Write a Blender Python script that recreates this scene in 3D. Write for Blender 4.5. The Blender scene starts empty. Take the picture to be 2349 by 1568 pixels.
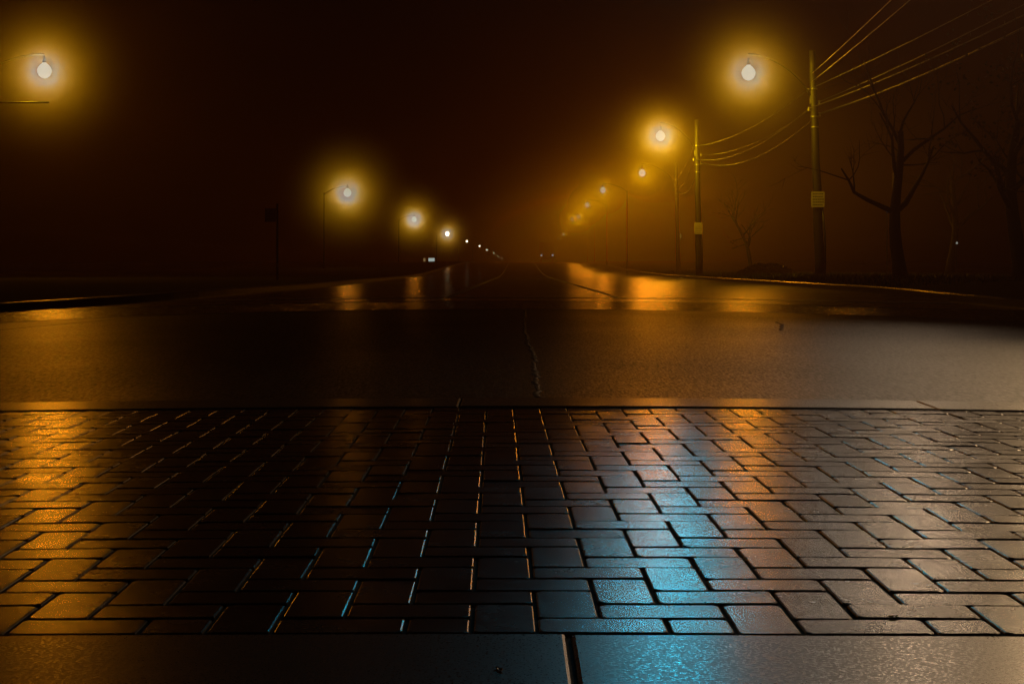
import bpy, bmesh, math, random
from mathutils import Vector, Matrix, noise
random.seed(7)
R = math.radians
sc = bpy.context.scene
COL = sc.collection

# ---------------------------------------------------------------- camera
HC = 0.46                      # eye height above the flat road
F = 3595.0                     # focal length in pixels of a 2349 px wide frame
def at(px, py, Y):             # a viewing direction of the survey photo at depth Y
    return Vector(((px - 1174.5) / F * Y, Y, HC - (py - 618.0) / F * Y))
cd = bpy.data.cameras.new('camera'); cam = bpy.data.objects.new('camera', cd); COL.objects.link(cam)
cd.sensor_width = 36; cd.lens = 55.1; cd.shift_y = -0.0705
cd.clip_start = 0.05; cd.clip_end = 3000
cam.location = (0, 0, HC); cam.rotation_euler = (R(90), 0, 0)
sc.camera = cam

# ---------------------------------------------------------------- materials
def nodes(name):
    m = bpy.data.materials.new(name); m.use_nodes = True
    nt = m.node_tree; nt.nodes.clear()
    return m, nt
def N(nt, t, **kw):
    n = nt.nodes.new(t)
    for k, v in kw.items():
        if k.startswith('_'): setattr(n, k[1:], v)
        else: n.inputs[k.replace('__', ' ')].default_value = v
    return n
def L(nt, a, b): nt.links.new(a, b)
def ramp(nt, src, stops):
    r = nt.nodes.new('ShaderNodeValToRGB')
    while len(r.color_ramp.elements) < len(stops): r.color_ramp.elements.new(0.5)
    for e, (p, c) in zip(r.color_ramp.elements, stops):
        e.position = p; e.color = c if len(c) == 4 else (*c, 1)
    L(nt, src, r.inputs[0]); return r.outputs[0]
def g(v): return (v, v, v)

def surf(name, c1, c2, scale=6.0, rough=(0.5, 0.7), bump=0.2, bscale=60.0, metal=0.0, detail=6, dist=0.004, stretch=None, attr=None, spec=0.5):
    m, nt = nodes(name)
    out = N(nt, 'ShaderNodeOutputMaterial'); p = N(nt, 'ShaderNodeBsdfPrincipled')
    p.inputs['Metallic'].default_value = metal
    p.inputs['Specular IOR Level'].default_value = spec
    tc = N(nt, 'ShaderNodeTexCoord'); vec = tc.outputs['Object']
    if stretch:
        mp = N(nt, 'ShaderNodeMapping'); mp.inputs['Scale'].default_value = stretch
        L(nt, vec, mp.inputs['Vector']); vec = mp.outputs[0]
    n1 = N(nt, 'ShaderNodeTexNoise', Scale=scale, Detail=detail, Roughness=0.6)
    n2 = N(nt, 'ShaderNodeTexNoise', Scale=bscale, Detail=4, Roughness=0.6)
    L(nt, vec, n1.inputs['Vector']); L(nt, vec, n2.inputs['Vector'])
    colr = ramp(nt, n1.outputs['Fac'], [(0.35, c1), (0.65, c2)])
    if attr:
        a = N(nt, 'ShaderNodeAttribute', _attribute_name=attr)
        mx = N(nt, 'ShaderNodeMix', _data_type='RGBA', _blend_type='MULTIPLY')
        mx.inputs[0].default_value = 1.0
        L(nt, colr, mx.inputs[6]); L(nt, a.outputs['Color'], mx.inputs[7]); colr = mx.outputs[2]
    L(nt, colr, p.inputs['Base Color'])
    rr = ramp(nt, n1.outputs['Fac'], [(0.35, g(rough[0])), (0.65, g(rough[1]))])
    L(nt, rr, p.inputs['Roughness'])
    b = N(nt, 'ShaderNodeBump', Strength=bump, Distance=dist)
    L(nt, n2.outputs['Fac'], b.inputs['Height']); L(nt, b.outputs[0], p.inputs['Normal'])
    L(nt, p.outputs[0], out.inputs[0])
    return m

def emis(name, c, s):
    m, nt = nodes(name)
    out = N(nt, 'ShaderNodeOutputMaterial'); e = N(nt, 'ShaderNodeEmission', Color=(*c, 1), Strength=s)
    L(nt, e.outputs[0], out.inputs[0]); return m

M = {}
# wet clay pavers: brown-red, each brick its own tone (attribute), fine pitted face
def paver_mat():
    m, nt = nodes('wet_paver')
    out = N(nt, 'ShaderNodeOutputMaterial'); p = N(nt, 'ShaderNodeBsdfPrincipled')
    tc = N(nt, 'ShaderNodeTexCoord'); vec = tc.outputs['Object']
    a = N(nt, 'ShaderNodeAttribute', _attribute_name='tone')
    sp = N(nt, 'ShaderNodeSeparateColor'); L(nt, a.outputs['Color'], sp.inputs[0])
    n1 = N(nt, 'ShaderNodeTexNoise', Scale=90, Detail=8, Roughness=0.75); L(nt, vec, n1.inputs['Vector'])
    c = ramp(nt, n1.outputs['Fac'], [(0.34, (0.008, 0.006, 0.005)), (0.52, (0.034, 0.026, 0.022)), (0.72, (0.085, 0.068, 0.058))])
    mx = N(nt, 'ShaderNodeMix', _data_type='RGBA', _blend_type='MULTIPLY'); mx.inputs[0].default_value = 1
    L(nt, c, mx.inputs[6]); L(nt, a.outputs['Color'], mx.inputs[7]); L(nt, mx.outputs[2], p.inputs['Base Color'])
    # pits and grit: the wet film breaks at every pore of the brick
    v = N(nt, 'ShaderNodeTexVoronoi', Scale=105); v.inputs['Randomness'].default_value = 1.0; L(nt, vec, v.inputs['Vector'])
    vs_ = N(nt, 'ShaderNodeSeparateColor'); L(nt, v.outputs['Color'], vs_.inputs[0])
    pit = ramp(nt, v.outputs['Distance'], [(0.12, g(0.0)), (0.34, g(1.0))])
    sel = ramp(nt, vs_.outputs[0], [(0.55, g(1.0)), (0.62, g(0.0))])       # only some cells are pits
    mxp = N(nt, 'ShaderNodeMath', _operation='MAXIMUM'); L(nt, pit, mxp.inputs[0]); L(nt, sel, mxp.inputs[1])
    n2 = N(nt, 'ShaderNodeTexNoise', Scale=190, Detail=6, Roughness=0.8); L(nt, vec, n2.inputs['Vector'])
    grit = ramp(nt, n2.outputs['Fac'], [(0.36, g(0.45)), (0.64, g(1.25))])
    gm = N(nt, 'ShaderNodeMath', _operation='MULTIPLY'); L(nt, mxp.outputs[0], gm.inputs[0]); L(nt, grit, gm.inputs[1])
    gt = N(nt, 'ShaderNodeMath', _operation='MULTIPLY'); L(nt, gm.outputs[0], gt.inputs[0]); L(nt, sp.outputs[1], gt.inputs[1])
    s5 = N(nt, 'ShaderNodeMath', _operation='MULTIPLY'); L(nt, gt.outputs[0], s5.inputs[0]); s5.inputs[1].default_value = 0.43
    L(nt, s5.outputs[0], p.inputs['Specular IOR Level'])
    n3 = N(nt, 'ShaderNodeTexNoise', Scale=9.0, Detail=5, Roughness=0.6); L(nt, vec, n3.inputs['Vector'])
    L(nt, ramp(nt, n3.outputs['Fac'], [(0.3, g(0.21)), (0.7, g(0.29))]), p.inputs['Roughness'])
    b1 = N(nt, 'ShaderNodeBump', Strength=0.3, Distance=0.00025); L(nt, gm.outputs[0], b1.inputs['Height'])
    L(nt, b1.outputs[0], p.inputs['Normal'])
    L(nt, p.outputs[0], out.inputs[0]); return m
M['paver'] = paver_mat()

def asphalt_mat(name='wet_asphalt', spec=0.17, rk=1.0):
    m, nt = nodes(name)
    out = N(nt, 'ShaderNodeOutputMaterial'); p = N(nt, 'ShaderNodeBsdfPrincipled'); p.inputs['Specular IOR Level'].default_value = spec
    tc = N(nt, 'ShaderNodeTexCoord'); vec = tc.outputs['Object']
    mp = N(nt, 'ShaderNodeMapping'); mp.inputs['Scale'].default_value = (1, 0.14, 1); L(nt, vec, mp.inputs['Vector'])   # grain drawn out along the traffic
    n1 = N(nt, 'ShaderNodeTexNoise', Scale=110, Detail=4, Roughness=0.75); L(nt, mp.outputs[0], n1.inputs['Vector'])
    c = ramp(nt, n1.outputs['Fac'], [(0.40, (0.004, 0.004, 0.004)), (0.52, (0.018, 0.017, 0.016)), (0.64, (0.13, 0.12, 0.11))])
    L(nt, c, p.inputs['Base Color'])
    n3 = N(nt, 'ShaderNodeTexNoise', Scale=0.35, Detail=4, Roughness=0.5); L(nt, vec, n3.inputs['Vector'])
    r3 = ramp(nt, n3.outputs['Fac'], [(0.3, g(0.33 * rk)), (0.7, g(0.42 * rk))])
    n4 = N(nt, 'ShaderNodeTexNoise', Scale=90, Detail=5, Roughness=0.8); L(nt, mp.outputs[0], n4.inputs['Vector'])
    r4 = ramp(nt, n4.outputs['Fac'], [(0.38, g(0.80)), (0.62, g(1.35))])
    mu = N(nt, 'ShaderNodeMath', _operation='MULTIPLY'); L(nt, r3, mu.inputs[0]); L(nt, r4, mu.inputs[1]); L(nt, mu.outputs[0], p.inputs['Roughness'])
    sv = ramp(nt, n1.outputs['Fac'], [(0.40, g(0.25)), (0.62, g(1.7))]); sm = N(nt, 'ShaderNodeMath', _operation='MULTIPLY'); L(nt, sv, sm.inputs[0]); sm.inputs[1].default_value = spec
    L(nt, sm.outputs[0], p.inputs['Specular IOR Level'])
    n2 = N(nt, 'ShaderNodeTexNoise', Scale=100, Detail=5, Roughness=0.8); L(nt, mp.outputs[0], n2.inputs['Vector'])
    b = N(nt, 'ShaderNodeBump', Strength=0.30, Distance=0.005); L(nt, n2.outputs['Fac'], b.inputs['Height'])
    L(nt, b.outputs[0], p.inputs['Normal'])
    L(nt, p.outputs[0], out.inputs[0]); return m
M['asphalt'] = asphalt_mat()
M['asphalt_smooth'] = asphalt_mat('smooth_wet_asphalt', 0.8, 0.55)
M['concrete'] = surf('wet_concrete', (0.012, 0.0115, 0.011), (0.085, 0.08, 0.073), 210, (0.42, 0.22), 0.3, 260, dist=0.0004)
M['joint_sand'] = surf('joint_sand', (0.0015, 0.0013, 0.0012), (0.004, 0.0035, 0.003), 60, (0.75, 0.9), 0.4, 150, spec=0.15)
M['paint'] = surf('road_paint', (0.22, 0.21, 0.19), (0.42, 0.40, 0.36), 25, (0.35, 0.55), 0.4, 120)
M['soil'] = surf('verge_soil', (0.006, 0.0055, 0.004), (0.016, 0.014, 0.010), 3.0, (0.9, 1.0), 0.6, 30, dist=0.03, spec=0.03)
M['grass'] = surf('grass_blade', (0.035, 0.05, 0.018), (0.075, 0.085, 0.035), 2.0, (0.5, 0.7), 0.1, 20)
M['wood'] = surf('pole_wood', (0.006, 0.0045, 0.0033), (0.014, 0.011, 0.008), 9, (0.5, 0.75), 0.6, 40, stretch=(6, 6, 0.5), dist=0.01)
M['steel'] = surf('galvanised_steel', (0.22, 0.22, 0.22), (0.34, 0.34, 0.33), 12, (0.35, 0.5), 0.1, 60, metal=0.8)
M['bronze'] = surf('dark_bronze_paint', (0.002, 0.0018, 0.0015), (0.003, 0.0026, 0.0022), 12, (0.9, 1.0), 0.1, 60, spec=0.02)
M['darksteel'] = surf('dark_steel', (0.03, 0.03, 0.032), (0.06, 0.06, 0.06), 10, (0.35, 0.5), 0.1, 60, metal=0.3)
M['wire'] = surf('cable_sheath', (0.018, 0.0175, 0.017), (0.04, 0.038, 0.036), 20, (0.3, 0.5), 0.3, 80, metal=0.6)
M['porcelain'] = surf('insulator_glaze', (0.22, 0.2, 0.18), (0.34, 0.31, 0.28), 20, (0.15, 0.3), 0.05, 60)
M['signwhite'] = surf('sign_face', (0.48, 0.45, 0.36), (0.60, 0.57, 0.47), 9, (0.4, 0.6), 0.05, 60)
M['signink'] = surf('sign_ink', (0.03, 0.03, 0.03), (0.05, 0.05, 0.05), 9, (0.4, 0.6), 0.05, 60)
M['bark'] = surf('bark', (0.009, 0.0075, 0.006), (0.024, 0.019, 0.015), 12, (0.45, 0.75), 0.9, 35, stretch=(3, 3, 0.7), dist=0.02)
M['leaf'] = surf('dark_leaf', (0.035, 0.045, 0.015), (0.09, 0.08, 0.03), 3.0, (0.4, 0.6), 0.1, 20)
M['lens'] = emis('lamp_lens', (0.92, 1.0, 0.90), 0.60)
M['lens_far'] = emis('lamp_lens_strong', (1.0, 0.92, 0.62), 9.0)
M['carpaint'] = surf('car_paint', (0.03, 0.035, 0.045), (0.04, 0.045, 0.055), 3, (0.2, 0.3), 0.0, 40)
M['glass'] = surf('car_glass', (0.012, 0.014, 0.016), (0.02, 0.022, 0.025), 3, (0.06, 0.1), 0.0, 40)
M['rubber'] = surf('tyre_rubber', (0.015, 0.015, 0.015), (0.03, 0.03, 0.03), 20, (0.7, 0.9), 0.3, 60)
M['headlight'] = emis('headlight_glass', (0.7, 0.82, 1.0), 3.0)
M['shopsign'] = emis('lit_sign', (0.80, 0.95, 0.85), 0.65)
M['shopsign_dim'] = emis('lit_sign_edge', (1.0, 0.65, 0.25), 0.25)
M['bluelamp'] = emis('small_blue_lamp', (0.35, 0.6, 1.0), 0.30)
M['whitelamp'] = emis('small_white_lamp', (0.9, 0.95, 0.8), 0.30)
M['signal_green'] = emis('signal_green', (0.05, 0.8, 0.75), 1.0)
M['signal_off'] = surf('signal_unlit_lens', (0.05, 0.01, 0.008), (0.07, 0.015, 0.01), 5, (0.2, 0.3), 0.0, 40)
M['signal_yellowbody'] = surf('signal_housing', (0.25, 0.16, 0.02), (0.32, 0.21, 0.03), 5, (0.4, 0.5), 0.05, 40)
M['wall'] = surf('dark_wall', (0.05, 0.045, 0.04), (0.09, 0.08, 0.07), 2, (0.7, 0.9), 0.4, 30)

# ---------------------------------------------------------------- mesh helpers
class MB:
    def __init__(s): s.v = []; s.f = []; s.tone = []
    def quad(s, pts): 
        i = len(s.v); s.v += [tuple(p) for p in pts]; s.f.append(tuple(range(i, i + len(pts))))
    def box(s, c, size, rot=None, bevel=0.0):
        hx, hy, hz = [d / 2 for d in size]; c = Vector(c)
        if bevel <= 0:
            P = [Vector((x, y, z)) for z in (-hz, hz) for y in (-hy, hy) for x in (-hx, hx)]
            Fc = [(0, 2, 3, 1), (4, 5, 7, 6), (0, 1, 5, 4), (2, 6, 7, 3), (0, 4, 6, 2), (1, 3, 7, 5)]
        else:
            bm = bmesh.new(); bmesh.ops.create_cube(bm, size=1)
            for v in bm.verts: v.co = Vector((v.co.x * size[0], v.co.y * size[1], v.co.z * size[2]))
            bmesh.ops.bevel(bm, geom=list(bm.edges), offset=bevel, segments=2, affect='EDGES', profile=0.7)
            bm.verts.index_update()
            P = [v.co.copy() for v in bm.verts]; Fc = [tuple(v.index for v in f.verts) for f in bm.faces]; bm.free()
        i = len(s.v)
        for p in P:
            if rot is not None: p = rot @ p
            s.v.append(tuple(c + p))
        s.f += [tuple(i + k for k in f) for f in Fc]
    def tube(s, pts, rad, n=10, cap=True):
        pts = [Vector(p) for p in pts]
        rads = rad if isinstance(rad, (list, tuple)) else [rad] * len(pts)
        i0 = len(s.v); up = None
        for k, p in enumerate(pts):
            t = (pts[min(k + 1, len(pts) - 1)] - pts[max(k - 1, 0)]).normalized()
            if up is None:
                up = Vector((0, 0, 1)) if abs(t.z) < 0.9 else Vector((1, 0, 0))
            a = t.cross(up).normalized(); b = a.cross(t).normalized(); up = b
            for j in range(n):
                w = 2 * math.pi * j / n
                s.v.append(tuple(p + (a * math.cos(w) + b * math.sin(w)) * rads[k]))
        for k in range(len(pts) - 1):
            for j in range(n):
                a0 = i0 + k * n + j; a1 = i0 + k * n + (j + 1) % n
                s.f.append((a0, a1, a1 + n, a0 + n))
        if cap:
            s.f.append(tuple(i0 + j for j in range(n))[::-1])
            s.f.append(tuple(i0 + (len(pts) - 1) * n + j for j in range(n)))
    def lathe(s, prof, c=(0, 0, 0), n=20, axis='z'):
        i0 = len(s.v); c = Vector(c)
        for r, h in prof:
            for j in range(n):
                w = 2 * math.pi * j / n
                p = Vector((r * math.cos(w), r * math.sin(w), h))
                if axis == 'y': p = Vector((p.x, p.z, p.y))
                if axis == 'x': p = Vector((p.z, p.x, p.y))
                s.v.append(tuple(c + p))
        for k in range(len(prof) - 1):
            for j in range(n):
                a0 = i0 + k * n + j; a1 = i0 + k * n + (j + 1) % n
                s.f.append((a0, a1, a1 + n, a0 + n))
        s.f.append(tuple(i0 + j for j in range(n))[::-1])
        s.f.append(tuple(i0 + (len(prof) - 1) * n + j for j in range(n)))
    def build(s, name, mat, parent=None, smooth=False):
        me = bpy.data.meshes.new(name); me.from_pydata(s.v, [], s.f); me.update()
        if s.tone:
            a = me.color_attributes.new('tone', 'FLOAT_COLOR', 'POINT')
            for k, t in enumerate(s.tone): a.data[k].color = (*t, 1)
        me.materials.append(mat)
        if smooth: me.polygons.foreach_set('use_smooth', [True] * len(me.polygons))
        o = bpy.data.objects.new(name, me); COL.objects.link(o)
        if parent: o.parent = parent
        return o

def tag(o, label=None, cat=None, group=None, kind=None):
    if label: o['label'] = label
    if cat: o['category'] = cat
    if group: o['group'] = group
    if kind: o['kind'] = kind
    return o
def empty(name, loc, label, cat, group=None, rz=0):
    o = bpy.data.objects.new(name, None); COL.objects.link(o); o.empty_display_size = 0.3
    o.location = loc; o.rotation_euler = (0, 0, rz)
    return tag(o, label, cat, group)

# ---------------------------------------------------------------- ground shape
def smooth01(t): t = max(0, min(1, t)); return t * t * (3 - 2 * t)
def gz(X, Y):
    zl = HC - 0.561 + 0.0077 * Y
    k = 0.03
    h = max(0, min(1, 0.5 + 0.5 * (0 - zl) / k))
    z = zl * h + 0 * (1 - h) - k * h * (1 - h)
    a = abs(X); fx = X * X if a < 6 else 36 + 6 * (a - 6)
    w = 1 - smooth01((Y - 17) / 16.0)
    return z - 0.0045 * min(fx, 90) * w + 1.6 * smooth01((Y - 90) / 160)
NEAR0, NEAR1 = 2.343, 5.868            # brick crossing in front of the camera
BAND0, BAND1 = 5.875, 6.228            # far edging of it
FAR0, FAR1 = 18.2, 23.0               # second crossing across the junction

def grid_sheet(xs, ys, zf):
    b = MB(); nx = len(xs)
    for y in ys:
        for x in xs: b.v.append((x, y, zf(x, y)))
    for j in range(len(ys) - 1):
        for i in range(nx - 1):
            a = j * nx + i; b.f.append((a, a + 1, a + 1 + nx, a + nx))
    return b
def rng(a, b, n): return [a + (b - a) * i / (n - 1) for i in range(n)]
xs = rng(-60, -9, 14) + rng(-8.5, 8.5, 69) + rng(9, 60, 14)
ys = rng(-6, 1.5, 8) + [1.6, 1.95, 2.29, 2.30] + rng(2.4, 6.1, 14) + [6.230, 6.234] + rng(6.5, 18.1, 40) + [18.16, 18.17] + rng(18.3, 22.9, 14) + [23.03, 23.04] + rng(23.4, 40, 30) + rng(42, 140, 30) + rng(145, 260, 24) + rng(280, 1300, 30)
rb = MB()                     # three stretches: behind the camera, the junction, the through road
for y0_, y1_ in ((-6.1, 1.62), (6.231, 18.168), (23.035, 1301)):
    part = grid_sheet(xs, [y0_] + [y for y in ys if y0_ + 0.02 < y < y1_ - 0.02] + [y1_], gz)
    k0 = len(rb.v); rb.v += part.v; rb.f += [tuple(q + k0 for q in f) for f in part.f]
road = rb.build('road', M['asphalt'], smooth=True)
road.data.materials.append(M['asphalt_smooth'])
for f_ in road.data.polygons:
    if f_.center.y > 23.04: f_.material_index = 1      # the through road is laid with a closer, wetter surface
tag(road, kind='structure')
base = grid_sheet(rng(-1500, 1500, 9), rng(-60, 2500, 9), lambda x, y: -0.75).build('ground', M['soil'])
tag(base, kind='structure')

# ---------------------------------------------------------------- herringbone pavers
def herring(x0, x1, y0, y1, shear, u=0.100, gap=0.0035, bev=0.0035, seed=1, phase=(0, 0, 0), hvar=0.0006, tilt=0.0045):
    rnd = random.Random(seed); b = MB()
    nx0 = int(x0 / u) - 6; nx1 = int(x1 / u) + 6
    ny1 = int((y1 - y0) / u) + 4
    occupied = []
    for j in range(-4, ny1):
        for i in range(nx0, nx1):
            m = (i - j + phase[0]) % 4
            # along row j: cells m=0,1 are one flat brick; m=2 is the lower cell of an upright brick
            if m == 0: cells = (i, j, 2, 1)
            elif m == 3: cells = (i, j, 1, 2)
            else: continue
            X0 = cells[0] * u + phase[2]; Y0 = y0 + cells[1] * u + phase[1]
            X1 = X0 + cells[2] * u; Y1 = Y0 + cells[3] * u
            Y0 = max(Y0, y0); Y1 = min(Y1, y1)
            if Y1 - Y0 < 0.02 or X1 < x0 or X0 > x1: continue
            g2 = gap / 2
            jx = rnd.uniform(-0.0008, 0.0008); jy = rnd.uniform(-0.0008, 0.0008)
            a0, a1, b0, b1 = X0 + g2 + jx, X1 - g2 + jx, Y0 + g2 * 1.6 + jy, Y1 - g2 * 1.6 + jy
            cx, cy = (a0 + a1) / 2, (b0 + b1) / 2
            tx, ty = rnd.gauss(0, tilt), rnd.gauss(0, tilt); dz = rnd.gauss(0, hvar)
            t = rnd.uniform(0.62, 1.2); w = rnd.uniform(-0.06, 0.06)
            tone = (t * (1 + w), t, t * (1 - w))
            i0 = len(b.v)
            def P(x, y, dzz):
                xs_ = x + shear * (y - 2.345)
                b.v.append((xs_, y, gz(xs_, y) + dz + (x - cx) * tx + (y - cy) * ty + dzz)); b.tone.append(tone)
            wear = [rnd.uniform(0.001, 0.004) + (rnd.uniform(0.002, 0.006) if rnd.random() < 0.08 else 0) for _ in range(4)]
            def ring(ins, dzz, cut):
                # eight-sided outline: worn and chipped corners
                c0, c1, c2, c3 = [cut + q for q in wear]
                for x, y in ((a0 + ins + c0, b0 + ins), (a1 - ins - c1, b0 + ins), (a1 - ins, b0 + ins + c1), (a1 - ins, b1 - ins - c2),
                             (a1 - ins - c2, b1 - ins), (a0 + ins + c3, b1 - ins), (a0 + ins, b1 - ins - c3), (a0 + ins, b0 + ins + c0)):
                    P(x, y, dzz)
            ring(0, -0.03, 0.002); ring(0, -bev, 0.002); ring(bev * 0.35, -bev * 0.3, 0.003); ring(bev, 0.0, 0.004)
            for k in range(3):
                for q in range(8):
                    b.f.append((i0 + k * 8 + q, i0 + k * 8 + (q + 1) % 8, i0 + (k + 1) * 8 + (q + 1) % 8, i0 + (k + 1) * 8 + q))
            b.f.append(tuple(i0 + 24 + q for q in range(8)))
    return b
nc = herring(-4.2, 4.6, NEAR0, NEAR1, -0.0093, seed=3, phase=(0, 0, 0.0385), gap=0.006, bev=0.003)
crosswalk = nc.build('crosswalk', M['paver']); tag(crosswalk, kind='structure')
fc = herring(-7.5, 7.5, FAR0 + 0.14, FAR1 - 0.14, -0.0093, seed=5, gap=0.006, bev=0.003)
crosswalk2 = fc.build('crosswalk', M['paver']); tag(crosswalk2, kind='structure')
# sand bed under the bricks
def strip(x0, x1, y0, y1, dz, n=90, m=6):
    return grid_sheet(rng(x0, x1, n), rng(y0, y1, m), lambda x, y: gz(x, y) + dz)
sb = strip(-60, 60, 1.5, 6.2325, -0.0048, 200, 12).build('paving_bed', M['joint_sand']); tag(sb, kind='structure')
sb2 = strip(-59, 59, FAR0 - 0.032, FAR1 + 0.036, -0.006, 200).build('paving_bed', M['joint_sand']); tag(sb2, kind='structure')

# concrete edging made of long flush stones: one mesh per row, joints between stones
def edging(y0, y1, xcuts, dz, seed, drop=0.06, bev=0.006):
    rnd = random.Random(seed); b = MB()
    for k in range(len(xcuts) - 1):
        a0, a1 = xcuts[k] + 0.004, xcuts[k + 1] - 0.004
        n = max(2, int((a1 - a0) / 0.18)); e = rnd.uniform(-0.0015, 0.0015)
        rows = [(y0, -drop), (y0, -bev), (y0 + bev * 0.3, -bev * 0.3), (y0 + bev, 0), (y1 - bev, 0), (y1 - bev * 0.3, -bev * 0.3), (y1, -bev), (y1, -drop)]
        i0 = len(b.v); cols = [a0, a0 + bev * 0.3, a0 + bev] + [a0 + bev + (a1 - a0 - 2 * bev) * i / n for i in range(1, n)] + [a1 - bev, a1 - bev * 0.3, a1]
        ex = {0: -bev, 1: -bev * 0.3, len(cols) - 1: -bev, len(cols) - 2: -bev * 0.3}
        for r, (y, h) in enumerate(rows):
            for c, x in enumerate(cols):
                hh = min(h, ex.get(c, 0))
                wob = 0.0025 * noise.noise(Vector((x * 3, y * 3, seed))) if h > -drop else 0
                b.v.append((x, y + wob, gz(x, y) + dz + e + hh))
        nc_ = len(cols)
        for r in range(len(rows) - 1):
            for c in range(nc_ - 1):
                q = i0 + r * nc_ + c; b.f.append((q, q + 1, q + 1 + nc_, q + nc_))
        for c in (0, nc_ - 1):
            b.f.append(tuple(i0 + r * nc_ + c for r in range(len(rows))))
    return b
jx0 = at(1311, 0, 2.2).x
e1 = edging(1.60, NEAR0 - 0.012, [-4.2, -2.6, -1.02, jx0, 1.42, 2.9, 4.4], 0.002, 11).build('kerb', M['concrete']); tag(e1, kind='structure')
e2 = edging(BAND0, BAND1, [-14, -11, -8, -6.5, -5, -3.4, -2.1, -0.2, 1.6, 3.3, 5, 6.5, 8, 11, 14], 0.005, 12).build('kerb', M['concrete']); tag(e2, kind='structure')
e3 = edging(FAR0, FAR0 + 0.135, rng(-11, 11, 10), 0.004, 13).build('kerb', M['concrete']); tag(e3, kind='structure')
e4 = edging(FAR1 - 0.135, FAR1, rng(-11, 11, 10), 0.004, 14).build('kerb', M['concrete']); tag(e4, kind='structure')

# ---------------------------------------------------------------- verges and kerbs
SY = 2.2956
def right_kerb(Y):
    Y = Y / SY
    return 6.75 + 0.098 * (Y - 9) if Y < 42 else 9.98 + 0.018 * (Y - 42)
def left_kerb(Y):
    Y = Y / SY
    return -5.0 - 0.042 * (Y - 18) if Y < 60 else -6.76 + 0.012 * (Y - 60)
def line_r():
    pts = [(60, 17), (30, 17.5), (14, 18.3), (10.5, 19.5), (8.6, 21.8), (7.6, 25.7), (7.35, 30)]
    return pts + [(right_kerb(y * SY), y * SY) for y in [15, 18, 22, 27, 34, 42, 55, 75, 110, 180, 300, 560]]
def line_l():
    pts = [(-60, 18.8), (-30, 18.8), (-14, 19.3), (-9, 20.6), (-6.9, 23.6), (-5.6, 28), (-5.1, 34.4)]
    return pts + [(left_kerb(y * SY), y * SY) for y in [18, 22, 27, 34, 42, 60, 80, 120, 180, 300, 560]]
def resample(pts, n=4):
    out = []
    P = [Vector((*p, 0)) for p in pts]
    for i in range(len(P) - 1):
        p0, p1, p2, p3 = P[max(i - 1, 0)], P[i], P[i + 1], P[min(i + 2, len(P) - 1)]
        for k in range(n):
            t = k / n
            m1 = (p2 - p0) * 0.5; m2 = (p3 - p1) * 0.5
            L1 = (p2 - p1).length
            m1 = m1.normalized() * L1 if m1.length > 0 else m1; m2 = m2.normalized() * L1 if m2.length > 0 else m2
            out.append((2 * t**3 - 3 * t**2 + 1) * p1 + (t**3 - 2 * t**2 + t) * m1 + (-2 * t**3 + 3 * t**2) * p2 + (t**3 - t**2) * m2)
    out.append(P[-1]); return out
def kerb_and_verge(line, side, h_kerb, h_verge, wide):
    P = resample(line); kb = MB(); vb = MB()
    prof = [(-0.02, -0.15), (-0.012, h_kerb - 0.02), (0.01, h_kerb), (0.13, h_kerb), (0.15, h_kerb - 0.02), (0.15, -0.15)]
    vprof = [0.149, 0.5, 1.2, 2.5, 4.5, 8, 14, 24, wide]
    n = len(prof); nv = len(vprof)
    for i, p in enumerate(P):
        t = (P[min(i + 1, len(P) - 1)] - P[max(i - 1, 0)]).normalized()
        o = Vector((t.y, -t.x, 0)) * side
        for d, h in prof:
            q = p + o * d; kb.v.append((q.x, q.y, gz(p.x, p.y) + h))
        for d in vprof:
            # near the corner the inner rows would cross, so rows lean to a fixed far direction
            dirv = (o * (1 - min(1, d / 6)) + Vector((side, 0.45, 0)).normalized() * min(1, d / 6)).normalized()
            q = p + dirv * d
            hz = gz(p.x, p.y) + h_kerb - 0.025 + (h_verge - h_kerb) * smooth01((d - 0.15) / 2.2) + 0.05 * noise.noise(Vector((q.x * 0.6, q.y * 0.6, 0))) * smooth01(d / 2)
            vb.v.append((q.x, q.y, hz))
    for i in range(len(P) - 1):
        for k in range(n - 1):
            a = i * n + k; kb.f.append((a, a + 1, a + 1 + n, a + n))
        for k in range(nv - 1):
            a = i * nv + k; vb.f.append((a, a + 1, a + 1 + nv, a + nv))
    tag(kb.build('kerb', M['concrete']), kind='structure')
    tag(vb.build('verge', M['soil'], smooth=True), kind='structure')
    return P
PR = kerb_and_verge(line_r(), 1, 0.13, 0.24, 60)
PL = kerb_and_verge(line_l(), -1, 0.12, 0.18, 60)

# grass on the verges, one uncountable cover
def grass(line_fn, side, n, ymax, h0, seed):
    rnd = random.Random(seed); b = MB()
    for _ in range(n):
        y = 22 + (ymax - 22) * rnd.random() ** 1.7; d = 0.3 + 9 * rnd.random() ** 1.3
        if y < 31: continue
        x = line_fn(y) + side * d
        z = gz(line_fn(y), y) + 0.1 + (h0 - 0.13) * smooth01((d - 0.15) / 2.2)
        h = rnd.uniform(0.06, 0.16); a = rnd.uniform(0, 6.28); w = 0.006 + 0.0003 * y
        dx, dy = math.cos(a) * w, math.sin(a) * w; lx, ly = rnd.gauss(0, 0.05), rnd.gauss(0, 0.05)
        b.quad([(x - dx, y - dy, z), (x + dx, y + dy, z), (x + lx, y + ly, z + h)])
    return b
tag(grass(right_kerb, 1, 16000, 130, 0.24, 1).build('grass', M['grass']), 'short rough grass covering the verge below the utility poles', 'grass', kind='stuff')

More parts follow.
